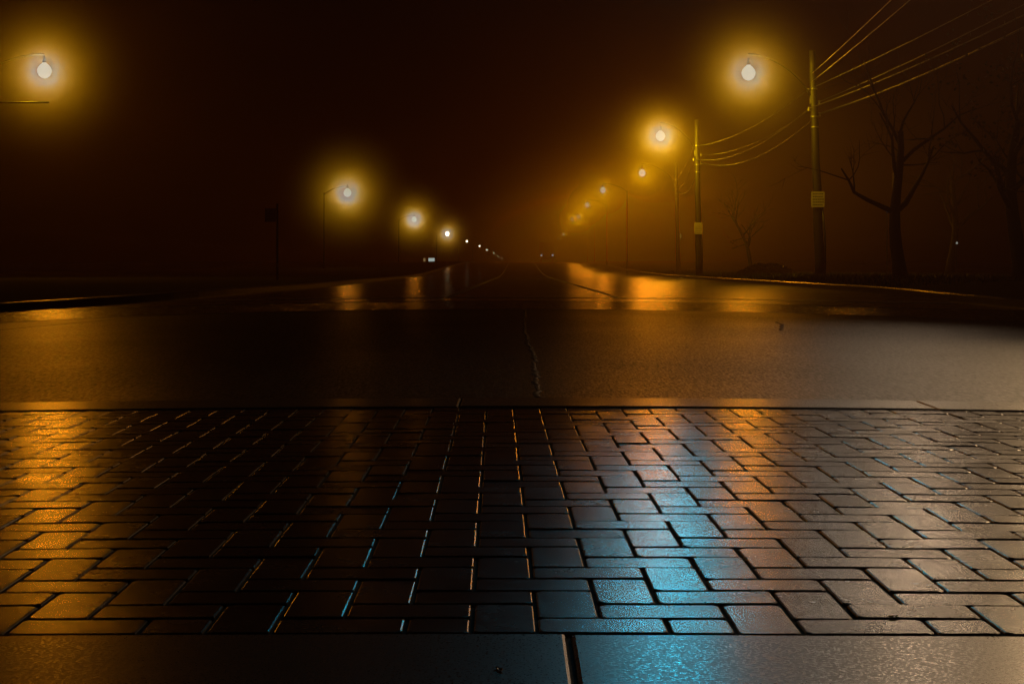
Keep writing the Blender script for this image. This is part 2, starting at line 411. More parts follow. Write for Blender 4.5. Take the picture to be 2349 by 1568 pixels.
# painted lines
def lane(p0, p1, w, name='road_marking', y_end=120):
    b = MB(); n = 40
    for i in range(n + 1):
        t = (i / n) ** 2; x = p0[0] + (p1[0] - p0[0]) * t; y = p0[1] + (p1[1] - p0[1]) * t
        for s in (-1, 1): b.v.append((x + s * w / 2, y, gz(x + s * w / 2, y) + 0.005))
    for i in range(n): b.f.append((2 * i, 2 * i + 1, 2 * i + 3, 2 * i + 2))
    return tag(b.build(name, M['paint']), kind='structure')
lane((1.75, 26.2), (3.4, 275), 0.11)
lane((-1.05, 26.2), (-0.2, 275), 0.11)
sl = strip(-5.0, 7.2, 25.3, 25.75, 0.005, 60, 3).build('road_marking', M['paint']); tag(sl, kind='structure')

# tar seams and cracks in the asphalt
def seam(pts, w, seed):
    rnd = random.Random(seed); b = MB(); n = 0
    for i in range(len(pts) - 1):
        p, q = Vector((*pts[i], 0)), Vector((*pts[i + 1], 0)); m = max(3, int((q - p).length / 0.06))
        for k in range(m):
            c = p.lerp(q, k / m); wob = 0.014 * noise.noise(Vector((c.y * 2.1, c.x * 2.1, seed))) + rnd.gauss(0, 0.006); ww = w * rnd.uniform(0.4, 1.5)
            t = (q - p).normalized(); o = Vector((t.y, -t.x, 0))
            for s_, h in ((-1, 0.001), (-0.4, 0.003 + rnd.uniform(0, 0.002)), (0.4, 0.003 + rnd.uniform(0, 0.002)), (1, 0.001)):
                x = c + o * (wob + s_ * ww); b.v.append((x.x, x.y, gz(x.x, x.y) + h)); 
            n += 1
    for i in range(n - 1):
        for k in range(3): a = i * 4 + k; b.f.append((a, a + 1, a + 5, a + 4))
    return tag(b.build('tar_seam', M['tar'], smooth=True), kind='structure')
M['tar'] = surf('tar', (0.006, 0.006, 0.006), (0.012, 0.012, 0.012), 20, (0.55, 0.8), 0.3, 60, spec=0.25)
seam([(0.10, 6.3), (0.12, 9), (0.09, 12), (0.15, 17.9)], 0.012, 1)
seam([(-5.6, 9.4), (-5.2, 12.5), (-4.2, 17.8)], 0.012, 2)
seam([(2.15, 12.6), (2.35, 13.6), (2.5, 14.8)], 0.014, 3)
seam([(3.6, 7.2), (2.9, 7.8), (2.6, 8.1)], 0.012, 4)

# ---------------------------------------------------------------- lamps
CLAMP = 0
SOD_W = (1.0, 0.84, 0.0)      # yellow term with added steep falloff, tints the halo close to the lamp
SOD_R = (1.0, 0.27, 0.008)     # its long red-orange tail in the mist
P_R, P_W, P_C = 2000.0, 8500.0, 1100.0
SOD_C = (0.0, 0.55, 1.0)  # cool term with added steep falloff, whitens the core of the halo
def point(name, loc, parts, size=0.18, parent=None):
    """a lamp whose light is a sum of (colour, power, extra) terms; extra 0 falls as 1/r^2, 1 as 1/r^3, 6 as 1/r^8
    (the steep cool and yellow terms are added to colour the core and ring of the halo)"""
    ld = bpy.data.lights.new(name, 'POINT'); P0 = parts[0][1]; ld.energy = P0; ld.shadow_soft_size = size
    ld.use_nodes = True; nt = ld.node_tree; nt.nodes.clear()
    out = nt.nodes.new('ShaderNodeOutputLight'); acc = None
    f = nt.nodes.new('ShaderNodeLightFalloff'); f.inputs['Strength'].default_value = 1.0
    for col, power, extra in parts:
        power = power / P0
        e = nt.nodes.new('ShaderNodeEmission'); e.inputs[0].default_value = (*col, 1); e.inputs[1].default_value = power
        if extra:
            d = nt.nodes.new('ShaderNodeMath'); d.operation = 'DIVIDE'
            d2 = nt.nodes.new('ShaderNodeMath'); d2.operation = 'MULTIPLY'; d2.inputs[1].default_value = power
            nt.links.new(f.outputs['Quadratic'], d.inputs[0]); nt.links.new(f.outputs['Linear' if extra == 1 else 'Constant'], d.inputs[1])
            if extra == 6:
                d3 = nt.nodes.new('ShaderNodeMath'); d3.operation = 'POWER'; d3.inputs[1].default_value = 3.0
                nt.links.new(d.outputs[0], d3.inputs[0]); d = d3
            nt.links.new(d.outputs[0], d2.inputs[0]); nt.links.new(d2.outputs[0], e.inputs[1])
        if acc is None: acc = e.outputs[0]
        else:
            ad = nt.nodes.new('ShaderNodeAddShader'); nt.links.new(acc, ad.inputs[0]); nt.links.new(e.outputs[0], ad.inputs[1]); acc = ad.outputs[0]
    nt.links.new(acc, out.inputs[0])
    o = bpy.data.objects.new(name, ld); COL.objects.link(o); o.location = loc
    if parent: o.parent = parent
    return o

def luminaire(parent, loc, s=1.0, mat='lens'):
    """teardrop pendant head: cap, hood and glowing globe. loc is the globe centre in parent space"""
    c = Vector(loc)
    gl = MB(); gl.lathe([(0.01, -0.30), (0.12, -0.27), (0.22, -0.19), (0.28, -0.06), (0.29, 0.04), (0.25, 0.15), (0.18, 0.24), (0.10, 0.31), (0.06, 0.36)], (0, 0, 0), 20)
    gl.v = [tuple(c + Vector(v) * s) for v in gl.v]
    gl.build('lamp_globe', M[mat], parent, True)
    cp = MB(); cp.lathe([(0.075, 0.34), (0.085, 0.37), (0.07, 0.45), (0.04, 0.50), (0.035, 0.62)], (0, 0, 0), 14)
    cp.v = [tuple(c + Vector(v) * s) for v in cp.v]
    cp.build('lamp_cap', M['bronze'], parent, True)

def arm_pts(x0, x1, z0, z1, n=14):
    # a curved bracket that leaves the pole upward and bends over the road
    out = []
    for i in range(n + 1):
        t = i / n; w = t * math.pi / 2
        out.append(Vector((x0 + (x1 - x0) * (1 - math.cos(w)) ** 0.8, 0, z0 + (z1 - z0) * math.sin(w))))
    return out

# positions read off the lamp rows: (px, py, brightness)
RIGHT = [(1717, 168, 1.0, 1.0), (1515, 312, 1.35, 1.0), (1473, 397, 1.0, 0.5), (1383, 436, 1.0, 0.62), (1347, 470, 1.0, 0.62), (1327, 497, 1.1, 0.62),
         (1313, 503, 1.0, 0.55), (1293, 537, 1.3, 0.65), (1281, 547, 1.3, 0.65), (1273, 556, 1.3, 0.65), (1269, 567, 1.4, 0.65)]
LEFT = [(102, 163, 0.95, 1.05), (797, 442, 2.3, 1.9), (950, 503, 2.4, 1.9), (1026, 536, 2.4, 1.9), (1071, 553, 0.7, 0.5), (1100, 564, 0.6, 0.5), (1117, 573, 0.6, 0.5),
        (1133, 580, 0.7, 0.5), (1143, 588, 0.7, 0.5), (1151, 593, 0.8, 0.5)]
HL = 7.2
def depth(py): return F * HL / (618.0 - py)

ord_r = ['nearest', 'second', 'third', 'fourth', 'fifth', 'sixth', 'seventh', 'eighth', 'ninth', 'tenth', 'farthest']
HALOS = []
def lamp_lights(p, k, root, s=1.0, near=False, lit=True):
    thick = 7.5 if s > 1.5 else 1.2 if near == 'left' else 1.8 if near == 'right' else 0.28 if s < 0.7 else 1.2
    k = k / thick if s > 0.7 else k
    if lit: point('sodium_light', p, [(SOD_R, P_R * k, 0), (SOD_W, P_W * k * s, 1), (SOD_C, P_C * k * s ** 5.4, 6)], 0.40 * max(1.0, s * 0.7), root)
    if lit: HALOS.append((Vector(root.location) + Vector(p), s, thick))

def far_lamp(px, py, k, s_, side, label, group):
    Y = depth(py); p = at(px, py, Y)
    zb = 0.1 + gz(0, Y)
    root = empty('street_lamp', (p.x + side * 2.2, Y, zb), label, 'street lamp', group)
    top = p.z - zb + 0.62
    b = MB(); b.tube([(0, 0, 0), (0, 0, 0.3), (0, 0, 0.31), (0, 0, top - 0.6)], [0.13, 0.13, 0.09, 0.06], 12); b.build('pole', M['bronze'], root, True)
    b = MB(); b.tube(arm_pts(0, -side * 2.2, top - 0.9, top), 0.035, 8); b.build('arm', M['bronze'], root, True)
    luminaire(root, (-side * 2.2, 0, p.z - zb), 1.3 if s_ > 1.5 else 0.9, 'lens_far' if Y > 310 else 'lens')
    lamp_lights((-side * 2.2, 0, p.z - zb), k, root, s_, 'left' if py < 200 else '', not (side < 0 and py > 545) and py < 560)
    return root

LN = 'left row of glowing street lamps'; RN = 'right row of glowing street lamps'
left_lab = ['orange street lamp glowing alone near the top left corner', 'big glowing lamp left of the road, second of the left row',
            'third lamp of the left row, above the lit white sign', 'fourth lamp of the left row, smaller glow right of the white sign',
            'fifth lamp of the left row, first of the tiny dots', 'sixth lamp of the left row, a tiny dot', 'seventh lamp of the left row, faint tiny dot',
            'eighth lamp of the left row, brighter tiny dot', 'ninth lamp of the left row, next to last dot', 'last and lowest lamp dot of the left row']
for (px, py, k, s_), lab in zip(LEFT, left_lab): far_lamp(px, py, k, s_, -1, lab, LN)
right_lab = {3: 'fourth lamp of the right row, first beyond the utility poles', 4: 'fifth lamp of the right row, below and left of the fourth',
             5: 'right one of two lamps close together in the right row', 6: 'left one of two lamps close together in the right row',
             7: 'eighth lamp of the right row, first of its tiny dots', 8: 'ninth lamp of the right row, a tiny dot', 9: 'tenth lamp of the right row, tiny dot above the headlights',
             10: 'lowest lamp dot of the right row, just above the car headlights'}
for i, (px, py, k, s_) in enumerate(RIGHT):
    if i >= 3: far_lamp(px, py, k, s_, 1, right_lab[i], RN)

# utility poles carrying the three nearest lamps of the right row
UP = 'wooden utility poles along the right verge'
poles = []
def utility_pole(px_top, px_base, lamp, label, sign, zb=0.22):
    px, py, k, s_ = lamp
    Y = depth(py); p = at(px, py, Y)
    ly = -1.6; YP = Y - ly
    xb = at(px_base, 618, YP).x; xt = at(px_top, 618, YP).x
    H = 8.5; lean = (xt - xb) / 7.5
    root = empty('utility_pole', (xb, YP, zb), label, 'utility pole', UP)
    n = 16; b = MB()
    b.tube([(lean * H * i / n + 0.012 * math.sin(i * 1.3), 0.01 * math.cos(i * 1.7), H * i / n - (0.3 if i == 0 else 0)) for i in range(n + 1)],
           [0.19 - 0.075 * i / n for i in range(n + 1)], 18)
    b.build('pole', M['wood'], root, True)
    def ax(z): return lean * z
    zl = p.z - zb; lx = p.x - xb
    b = MB(); ap = arm_pts(ax(zl - 0.8) - 0.1, lx, zl - 0.85, zl + 0.72); xs0 = ap[0].x; b.tube([q + Vector((0, ly * (q.x - xs0) / (lx - xs0), 0)) for q in ap], 0.03, 8); b.build('lamp_arm', M['bronze'], root, True)
    b = MB(); b.box((ax(zl - 0.8) - 0.13, -0.02, zl - 0.8), (0.05, 0.12, 0.3), None, 0.01); b.build('arm_bracket', M['steel'], root)
    luminaire(root, (lx, ly, zl), 0.9); lamp_lights((lx, ly, zl), k, root, s_, 'right' if py < 200 else '')
    # wire brackets
    atts = []
    for z, s in ((7.0, -1), (6.55, 1), (6.3, -1), (6.1, 1)):
        b = MB(); b.lathe([(0.02, -0.09), (0.045, -0.08), (0.05, -0.05), (0.03, -0.03), (0.05, 0.0), (0.03, 0.03), (0.05, 0.05), (0.02, 0.07)], (ax(z) + s * 0.2, 0, z), 12)
        b.build('insulator', M['porcelain'], root, True)
        b = MB(); b.tube([(ax(z) + s * 0.10, 0, z - 0.06), (ax(z) + s * 0.2, 0, z - 0.07)], 0.015, 6); b.build('bracket', M['steel'], root)
        atts.append(Vector((xb + ax(z) + s * 0.2, YP, zb + z + 0.02)))
    for z in (7.05, 6.0, 5.6):
        b = MB(); b.lathe([(0.145, -0.03), (0.15, 0.0), (0.145, 0.03)], (ax(z), 0, z), 18); b.build('clamp_band', M['steel'], root, True)
    if sign:
        sz = sign
        sx = ax(sz[2]); rw = 0.19
        f = MB(); f.box((sx - 0.02, -rw - 0.012, sz[2]), (sz[0], 0.006, sz[1]), None, 0); sg = f.build('sign_plate', M['signwhite'], root)
        rr = random.Random(4)
        for r in range(5):
            t = MB(); z = sz[2] + sz[1] * (0.36 - 0.18 * r); x = -sz[0] * 0.38
            while x < sz[0] * 0.36:
                w = rr.uniform(0.03, 0.075) * sz[0] / 0.5
                t.box((sx - 0.02 + x + w / 2, -rw - 0.0165, z), (w, 0.003, sz[1] * 0.06)); x += w + 0.014
            t.build('sign_lettering', M['signink'], sg)
    if sign:
        # dark cable guard strapped to the lower pole
        b = MB(); b.tube([(0.17, -0.12, 0), (0.165, -0.12, 1.5), (0.15 + ax(2.6), -0.11, 2.75)], 0.04, 8); b.build('cable_guard', M['darksteel'], root, True)
    poles.append(atts); return root
utility_pole(1865, 1881, RIGHT[0], 'tall wooden pole with lamp arm and pale notice plate, nearest of the right verge', (0.50, 0.58, 2.88))
utility_pole(1599, 1603, RIGHT[1], 'second wooden pole with small notice plate, left of the leaning bare tree', (0.46, 0.62, 2.5))
utility_pole(1551, 1556, RIGHT[2], 'third wooden pole with a yellow light glowing behind its lower half', None)

# overhead wires
def wire(a, b, sag, rad, label, group='overhead wires between the poles', n=40, lump=0.0):
    pts = []
    a = Vector(a); b = Vector(b)
    for i in range(n + 1):
        t = i / n; p = a.lerp(b, t); p.z -= sag * 4 * t * (1 - t); pts.append(p)
    m = MB(); rr = [rad * (1 + lump * math.sin(i * 2.4) * math.sin(i * 0.9)) for i in range(n + 1)]
    m.tube(pts, rr, 7)
    return tag(m.build('overhead_wire', M['wire'], smooth=True), label, 'wire', group)
nxt = [Vector((12.45, 28.9, z + 0.25)) for z in (7.1, 6.7, 6.42, 6.25)]
wl1 = ['topmost wire climbing right from the nearest pole', 'second wire down climbing right from the nearest pole', 'third wire down climbing right from the nearest pole', 'thick lowest cable climbing right from the nearest pole']
wl2 = ['topmost wire between the nearest and second pole', 'second wire down between the nearest and second pole', 'third wire down between the nearest and second pole', 'lowest sagging cable between the nearest and second pole']
wl3 = ['topmost wire between the second and third pole', 'second wire down between the second and third pole', 'third wire down between the second and third pole', 'lowest cable between the second and third pole']
rads = (0.012, 0.012, 0.016, 0.026)
for k in range(4):
    wire(poles[0][k], nxt[k], (0.12, 0.16, 0.2, 0.28)[k], rads[k], wl1[k], lump=0.0 if k < 3 else 0.25, n=90)
    wire(poles[1][k], poles[0][k], 0.45 + 0.12 * k, rads[k], wl2[k])
    wire(poles[2][k], poles[1][k], 0.4 + 0.1 * k, rads[k], wl3[k])
wire(poles[0][0] + Vector((0.15, 0, 0.62)), at(2260, -210, 21.8), 0.05, 0.012, 'upper of two wires leaving the top edge on the right', 'wires crossing the top edge')
wire(poles[0][0] + Vector((0.15, 0, 0.32)), at(2300, -185, 21.4), 0.05, 0.012, 'lower of two wires leaving the top edge on the right', 'wires crossing the top edge')

# the pole out of the frame the wires run to
root = empty('utility_pole', (12.6, 28.9, 0.2), 'wooden utility pole beyond the right edge of the picture', 'utility pole', UP)
b = MB(); b.tube([(0, 0, -0.3), (0, 0, 9)], [0.19, 0.12], 16); b.build('pole', M['wood'], root, True)
for z in (7.1, 6.7, 6.42, 6.25):
    pb = MB(); pb.tube([(-0.18, 0, z + 0.05), (0.1, 0, z + 0.03)], 0.02, 6); pb.build('bracket', M['steel'], root)

# ---------------------------------------------------------------- signal over the junction (above the frame) and corner lamp
def traffic_signal():
    p = at(1530, 618, 21.3); p.z = HC + 4.25
    root = empty('traffic_signal', (7.9, 21.3, -0.1), 'traffic signal showing green on a mast arm above the junction', 'traffic signal')
    top = p.z + 0.75 + 0.1
    b = MB(); b.tube([(0, 0, 0), (0, 0, 0.35), (0, 0, 0.36), (0, 0, top + 0.3)], [0.16, 0.15, 0.11, 0.08], 16); b.build('pole', M['bronze'], root, True)
    ax = p.x - 7.9
    b = MB(); b.tube([(0, 0, top), (ax * 0.5, 0, top + 0.12), (ax - 0.3, 0, top + 0.15)], [0.07, 0.055, 0.04], 12); b.build('arm', M['bronze'], root, True)
    b = MB(); b.box((ax, 0, top - 0.42), (0.36, 0.22, 1.08), None, 0.03); b.build('signal_housing', M['signal_yellowbody'], root)
    for i, mt in enumerate((M['signal_off'], M['signal_off'], M['signal_green'])):
        z = top - 0.09 - 0.33 * i
        b = MB(); b.lathe([(0.13, 0), (0.13, -0.015), (0.09, -0.035), (0.01, -0.045)], (ax, -0.112, z), 20, 'y'); ln = b.build('signal_lens', mt, root, True)
        v = MB(); n = 12
        for s in range(n + 1):
            w = R(-20) + R(220) * s / n
            for yy, rr in ((-0.11, 0.15), (-0.33, 0.145)): v.v.append((ax + rr * math.cos(w), yy, z + rr * math.sin(w)))
        for s in range(n): v.f.append((2 * s, 2 * s + 1, 2 * s + 3, 2 * s + 2))
        v.build('visor', M['darksteel'], root)
    ld = bpy.data.lights.new('signal_light', 'SPOT'); ld.energy = GREEN; ld.color = (0.0, 0.42, 0.62); ld.shadow_soft_size = 0.30; ld.spot_size = R(11); ld.spot_blend = 0.8
    o = bpy.data.objects.new('signal_light', ld); COL.objects.link(o); o.parent = root; o.location = (ax, -0.72, top - 0.75)
    d = Vector((0.72 - p.x, 3.2 - 21.0, -3.95)); o.rotation_euler = d.to_track_quat('-Z', 'Y').to_euler()
GREEN = 430.0
traffic_signal()
def corner_lamp(loc, arm, col, power, label, size=0.45):
    root = empty('street_lamp', (loc[0] + arm, loc[1], 0.0), label, 'street lamp')
    b = MB(); b.tube([(0, 0, -0.4), (0, 0, 0.3), (0, 0, 0.31), (0, 0, loc[2] + 0.1)], [0.14, 0.13, 0.09, 0.06], 12); b.build('pole', M['bronze'], root, True)
    b = MB(); b.tube(arm_pts(0, -arm, loc[2] - 0.3, loc[2] + 0.62), 0.04, 8); b.build('arm', M['bronze'], root, True)
    luminaire(root, (-arm, 0, loc[2]))
    ld = bpy.data.lights.new('lamp_light', 'SPOT'); ld.energy = power; ld.color = col; ld.shadow_soft_size = size; ld.spot_size = R(38); ld.spot_blend = 1.0
    o = bpy.data.objects.new('lamp_light', ld); COL.objects.link(o); o.parent = root; o.location = (-arm, 0, loc[2] - 0.4)
    d = Vector((1.3, 2.6, 0)) - Vector(loc); o.rotation_euler = d.to_track_quat('-Z', 'Y').to_euler()
corner_lamp((7.6, 19.7, 6.2), 2.4, (1.0, 0.64, 0.32), 1400, 'pale street lamp at the right corner just outside the picture')
corner_lamp((4.9, 23.9, 6.3), 4.2, (1.0, 0.82, 0.64), 65, 'white street lamp reaching over the junction above the picture')
corner_lamp((6.7, 25.5, 6.6), 1.9, (1.0, 0.68, 0.42), 330, 'unseen street lamp added above the picture to even the light on the right bricks')  # extra lamp, added to fill the gap in light across the right bricks

# ---------------------------------------------------------------- things on the left
# street sign arm catching the light under the nearest left lamp
Y = 55.0
a0, a1 = at(20, 235, Y), at(112, 235, Y)
root = empty('signal_mast', (a0.x - 1.3, Y, 0.1), 'thin horizontal mast arm below the lamp in the top left corner', 'mast')
b = MB(); b.tube([(0, 0, 0), (0, 0, a0.z + 0.3)], [0.12, 0.08], 14); b.build('pole', M['steel'], root, True)
b = MB(); b.tube([(0, 0, a0.z - 0.1), (a1.x - a0.x + 1.3, 0, a0.z - 0.1)], [0.045, 0.03], 12); b.build('arm', M['steel'], root, True)
# dark sign on a post left of the road
p = at(621, 493, 48.0)
root = empty('sign_post', (p.x + 0.2, 48.0, 0.15), 'unlit road sign on a thin post in the dark left of the road', 'road sign')
b = MB(); b.tube([(0, 0, -0.2), (0, 0, p.z + 0.2)], 0.035, 10); b.build('post', M['bronze'], root, True)
b = MB(); b.box((-0.2, -0.045, p.z - 0.15), (0.34, 0.008, 0.42), None, 0); b.build('sign_plate', M['darksteel'], root)
# lit sign far on the left
p = at(990, 597, 230); w = 15 / F * 230; h = 12 / F * 230
root = empty('lit_sign', (p.x, 230, gz(0, 230)), 'small white lit box sign below the left lamp row', 'lit sign')
b = MB(); b.box((0.0, 0, p.z - gz(0, 230)), (w, 0.25, h), None, 0.02); b.build('sign_box', M['darksteel'], root)
b = MB(); b.box((0, -0.13, p.z - gz(0, 230)), (w * 0.94, 0.012, h * 0.94)); b.build('sign_face', M['shopsign'], root)
b = MB(); b.box((-1.05, -0.05, p.z - gz(0, 230)), (0.28, 0.2, h * 0.9), None, 0.02); bb = b.build('side_panel', M['shopsign_dim'], root)
for x in (-0.35, 0.35):
    b = MB(); b.tube([(x, 0.0, 0), (x, 0, p.z - gz(0, 230) - h / 2)], 0.05, 8); b.build('post', M['steel'], root)
b = MB(); b.tube([(-1.05, 0, p.z - gz(0, 230)), (0, 0, p.z - gz(0, 230))], 0.03, 8); b.build('bracket', M['steel'], root)

# ---------------------------------------------------------------- far lorry with headlights
YC = 250.0
pa, pb_ = at(1242, 586, YC), at(1268, 584.5, YC)
pm = (pa + pb_) / 2; zr = gz(pm.x, YC)
root = empty('lorry', (pm.x, YC, zr), 'distant oncoming lorry with two bluish white headlights on', 'lorry')
hl = pm.z - zr
b = MB(); b.box((0, 1.05, 1.75), (2.2, 1.7, 2.1), None, 0.12); b.build('cab', M['carpaint'], root)
b = MB(); b.box((0, 4.9, 2.05), (2.35, 5.6, 2.6), None, 0.05); b.build('cargo_box', M['carpaint'], root)
b = MB(); b.box((0, 4.0, 0.62), (1.0, 7.2, 0.22), None, 0.02); b.build('chassis', M['darksteel'], root)
b = MB(); b.quad([(-0.98, 0.185, 1.75), (0.98, 0.185, 1.75), (0.92, 0.185, 2.5), (-0.92, 0.185, 2.5)]); b.build('windscreen', M['glass'], root)
b = MB(); b.box((0, 0.12, 0.8), (2.2, 0.16, 0.32), None, 0.04); b.build('bumper', M['darksteel'], root)
for sx in (-1, 1):
    for y in (1.0, 6.2):
        b = MB(); b.lathe([(0.25, -0.14), (0.43, -0.13), (0.45, 0.0), (0.43, 0.13), (0.25, 0.14)], (sx * 0.95, y, 0.45), 18, 'x'); b.build('wheel', M['rubber'], root, True)
    b = MB(); b.lathe([(0.17, 0.0), (0.15, -0.05), (0.02, -0.08)], (sx * (pb_.x - pa.x) / 2, 0.19, hl), 14, 'y'); b.build('headlight', M['headlight'], root, True)
    ld = bpy.data.lights.new('headlight_beam', 'SPOT'); ld.spot_size = R(70); ld.spot_blend = 0.8; ld.energy = 15000; ld.color = (0.55, 0.75, 1.0); ld.shadow_soft_size = 0.1
    o = bpy.data.objects.new('headlight_beam', ld); COL.objects.link(o); o.parent = root; o.location = (sx * (pb_.x - pa.x) / 2, 0.05, hl); o.rotation_euler = (R(90), 0, 0)

# ---------------------------------------------------------------- small lights to the right
def small_lamp(px, py, Y, mat, label, h=0.12):
    p = at(px, py, Y)
    root = empty('porch_lamp', (p.x, Y, 0.2), label, 'lamp')
    b = MB(); b.tube([(0, 0.1, -0.2), (0, 0.1, p.z - 0.2 + 0.12), (0, 0, p.z - 0.2 + 0.16)], 0.025, 8); b.build('post', M['darksteel'], root)
    b = MB(); b.lathe([(0.01, -0.04), (0.035, -0.03), (0.045, 0), (0.035, 0.03), (0.012, 0.05)], (0, 0, p.z - 0.2), 12); b.build('lamp_globe', mat, root, True)
small_lamp(2036, 484.5, 66, M['bluelamp'], 'tiny bluish lamp in the dark right of the nearest pole')
small_lamp(2195, 557, 64, M['whitelamp'], 'tiny white lamp low in the dark near the right edge')
# yellow lamp behind the third pole
p = at(1557, 545, 133)
root = empty('garden_lamp', (p.x, 133, 0.3), 'yellow lamp post glowing from behind the third pole', 'lamp')
b = MB(); b.tube([(0, 0, 0), (0, 0, p.z - 0.4)], 0.05, 8); b.build('post', M['darksteel'], root)
b = MB(); b.lathe([(0.05, -0.25), (0.2, -0.18), (0.25, 0), (0.2, 0.18), (0.05, 0.27)], (0, 0, p.z - 0.15), 14); b.build('lamp_globe', emis('yellow_globe', (1.0, 0.75, 0.1), 0.2), root, True)
point('garden_light', (0, 0, p.z - 0.15), [((1.0, 0.6, 0.05), 60, 0)], 0.3, root)

# ---------------------------------------------------------------- bare trees, bush
def tree(loc, H, seed, label, lean=(0, 0), spread=1.0, r0=0.16, leaves=0, depthmax=4, group='trees on the right verge', nlimb=7):
    rnd = random.Random(seed)
    root = empty('bare_tree', loc, label, 'tree', group)
    tr = MB(); cr = MB(); lf = MB()
    n = 9; pts = []; rd = []
    for i in range(n + 1):
        t = i / n
        pts.append(Vector((lean[0] * H * t ** 1.3 + 0.05 * H * math.sin(t * 5 + seed) * 0.4, lean[1] * H * t, H * 0.62 * t - (0.2 if i == 0 else 0))))
        rd.append(r0 * (1.25 if i == 0 else 1) * (1 - 0.6 * t))
    tr.tube(pts, rd, 12)
    def branch(p, d, length, r, dep):
        k = 5; q = [p.copy()]; rr = [r]; dd = d.copy()
        for i in range(k):
            dd = (dd + Vector((rnd.gauss(0, 0.16), rnd.gauss(0, 0.16), rnd.gauss(0.03, 0.12)))).normalized()
            q.append(q[-1] + dd * length / k); rr.append(r * (1 - 0.75 * (i + 1) / k))
        cr.tube(q, rr, 6 if dep < 2 else 4, False)
        if dep >= depthmax:
            for _ in range(leaves):
                c = q[-1] + Vector((rnd.gauss(0, 0.12), rnd.gauss(0, 0.12), rnd.gauss(0, 0.12))); a = Vector((rnd.gauss(0, 1), rnd.gauss(0, 1), rnd.gauss(0, 1))).normalized() * 0.06
                bb = a.cross(Vector((0.3, 0.5, 0.8))).normalized() * 0.035
                lf.quad([c - a, c + bb, c + a, c - bb])
            return
        for i in range(3 if dep < 2 else 2 + rnd.randint(0, 1)):
            t = rnd.uniform(0.35, 1.0); idx = min(k, int(t * k)); 
            nd = (dd + Vector((rnd.gauss(0, 0.55), rnd.gauss(0, 0.55), rnd.gauss(0.1, 0.4)))).normalized()
            branch(q[idx], nd, length * rnd.uniform(0.5, 0.72), max(0.006, rr[idx] * 0.6), dep + 1)
    for i in range(nlimb):
        t = 0.45 + 0.55 * i / (nlimb - 1); idx = min(n, int(t * n)); a = i * 2.4 + seed
        d = Vector((math.cos(a) * spread, math.sin(a) * spread, 0.55 + 0.5 * t)).normalized()
        branch(pts[idx], d, H * 0.36 * rnd.uniform(0.8, 1.15), rd[idx] * 0.6, 1)
    tr.build('trunk', M['bark'], root, True); cr.build('crown', M['bark'], root, True)
    if leaves: lf.build('foliage', M['leaf'], root)
    return root
p = at(2066, 622, 43.6); tree((p.x, 43.6, 0.22), 6.6, 3, 'bare tree right of the nearest pole with lit twigs', (-0.02, 0), 1.1, 0.2, 0, 4)
p = at(2330, 640, 36.7); tree((p.x, 36.7, 0.2), 6.0, 8, 'dark leafy tree at the right edge of the picture', (0, 0), 1.0, 0.2, 5, 4)
p = at(1728, 612, 87); tree((p.x, 87, 0.2), 5.2, 5, 'small leaning bare tree between the second and nearest pole', (-0.22, 0), 0.8, 0.13, 0, 4)
p = at(2180, 612, 71); tree((p.x, 71, 0.2), 7.5, 12, 'dark bare tree behind the small white lamp', (0.03, 0), 1.0, 0.2, 0, 4)
def bush(c, rx, ry, h, label, seed):
    rnd = random.Random(seed); root = empty('bush', c, label, 'bush')
    b = MB(); s = MB()
    for _ in range(6000):
        th = rnd.uniform(0, 6.283); ph = math.acos(rnd.uniform(0, 1)); r = rnd.uniform(0.6, 1.0) ** 0.5
        d = Vector((math.cos(th) * math.sin(ph), math.sin(th) * math.sin(ph), math.cos(ph)))
        lump = 1 + 0.22 * noise.noise(d * 2.3 + Vector((seed, 0, 0)))
        q = Vector((d.x * rx, d.y * ry, d.z * h)) * r * lump
        a = Vector((rnd.gauss(0, 1), rnd.gauss(0, 1), rnd.gauss(0, 1))).normalized() * 0.06; e = a.cross(Vector((0.2, 0.7, 0.4))).normalized() * 0.04
        b.quad([q - a, q + e, q + a, q - e])
    for k in range(9):
        a = k * 0.7; s.tube([(0, 0, -0.1), (math.cos(a) * rx * 0.4, math.sin(a) * ry * 0.4, h * 0.5), (math.cos(a) * rx * 0.7, math.sin(a) * ry * 0.7, h * 0.7)], [0.03, 0.02, 0.008], 6)
    b.build('foliage', M['leaf'], root); s.build('stem', M['bark'], root)
p = at(1757, 612, 78); bush((p.x, 78, 0.2), 1.35, 0.8, 0.55, 'low dark mounded bush under the leaning tree', 4)

# ---------------------------------------------------------------- fallen leaves
def fallen_leaf(x, y, size, rz, mat, label, dz):
    b = MB(); n = 10; rim = []
    for i in range(n):
        w = 2 * math.pi * i / n; r = size * (0.55 + 0.45 * abs(math.cos(w)) + 0.12 * math.sin(5 * w))
        rim.append((r * math.cos(w), 0.55 * r * math.sin(w), 0.25 * size * abs(math.sin(w)) + 0.1 * size * math.cos(2 * w) + 0.15 * size))
    for i in range(n): b.quad([(0, 0, 0.02 * size), rim[i], rim[(i + 1) % n]])
    b.tube([(size * 0.9, 0, 0.15 * size), (size * 1.5, 0.1 * size, 0.3 * size)], 0.0012, 5)
    o = b.build('fallen_leaf', mat); o.location = (x, y, gz(x, y) + dz); o.rotation_euler = (0, 0, rz); return tag(o, label, 'leaf', 'fallen leaves')
M['yellowleaf'] = surf('yellow_leaf', (0.55, 0.32, 0.05), (0.75, 0.45, 0.08), 60, (0.35, 0.5), 0.2, 200)
fallen_leaf(0.592, 2.445, 0.008, 0.3, M['yellowleaf'], 'small yellow leaf caught in a paving joint near the lower right corner', 0.002)
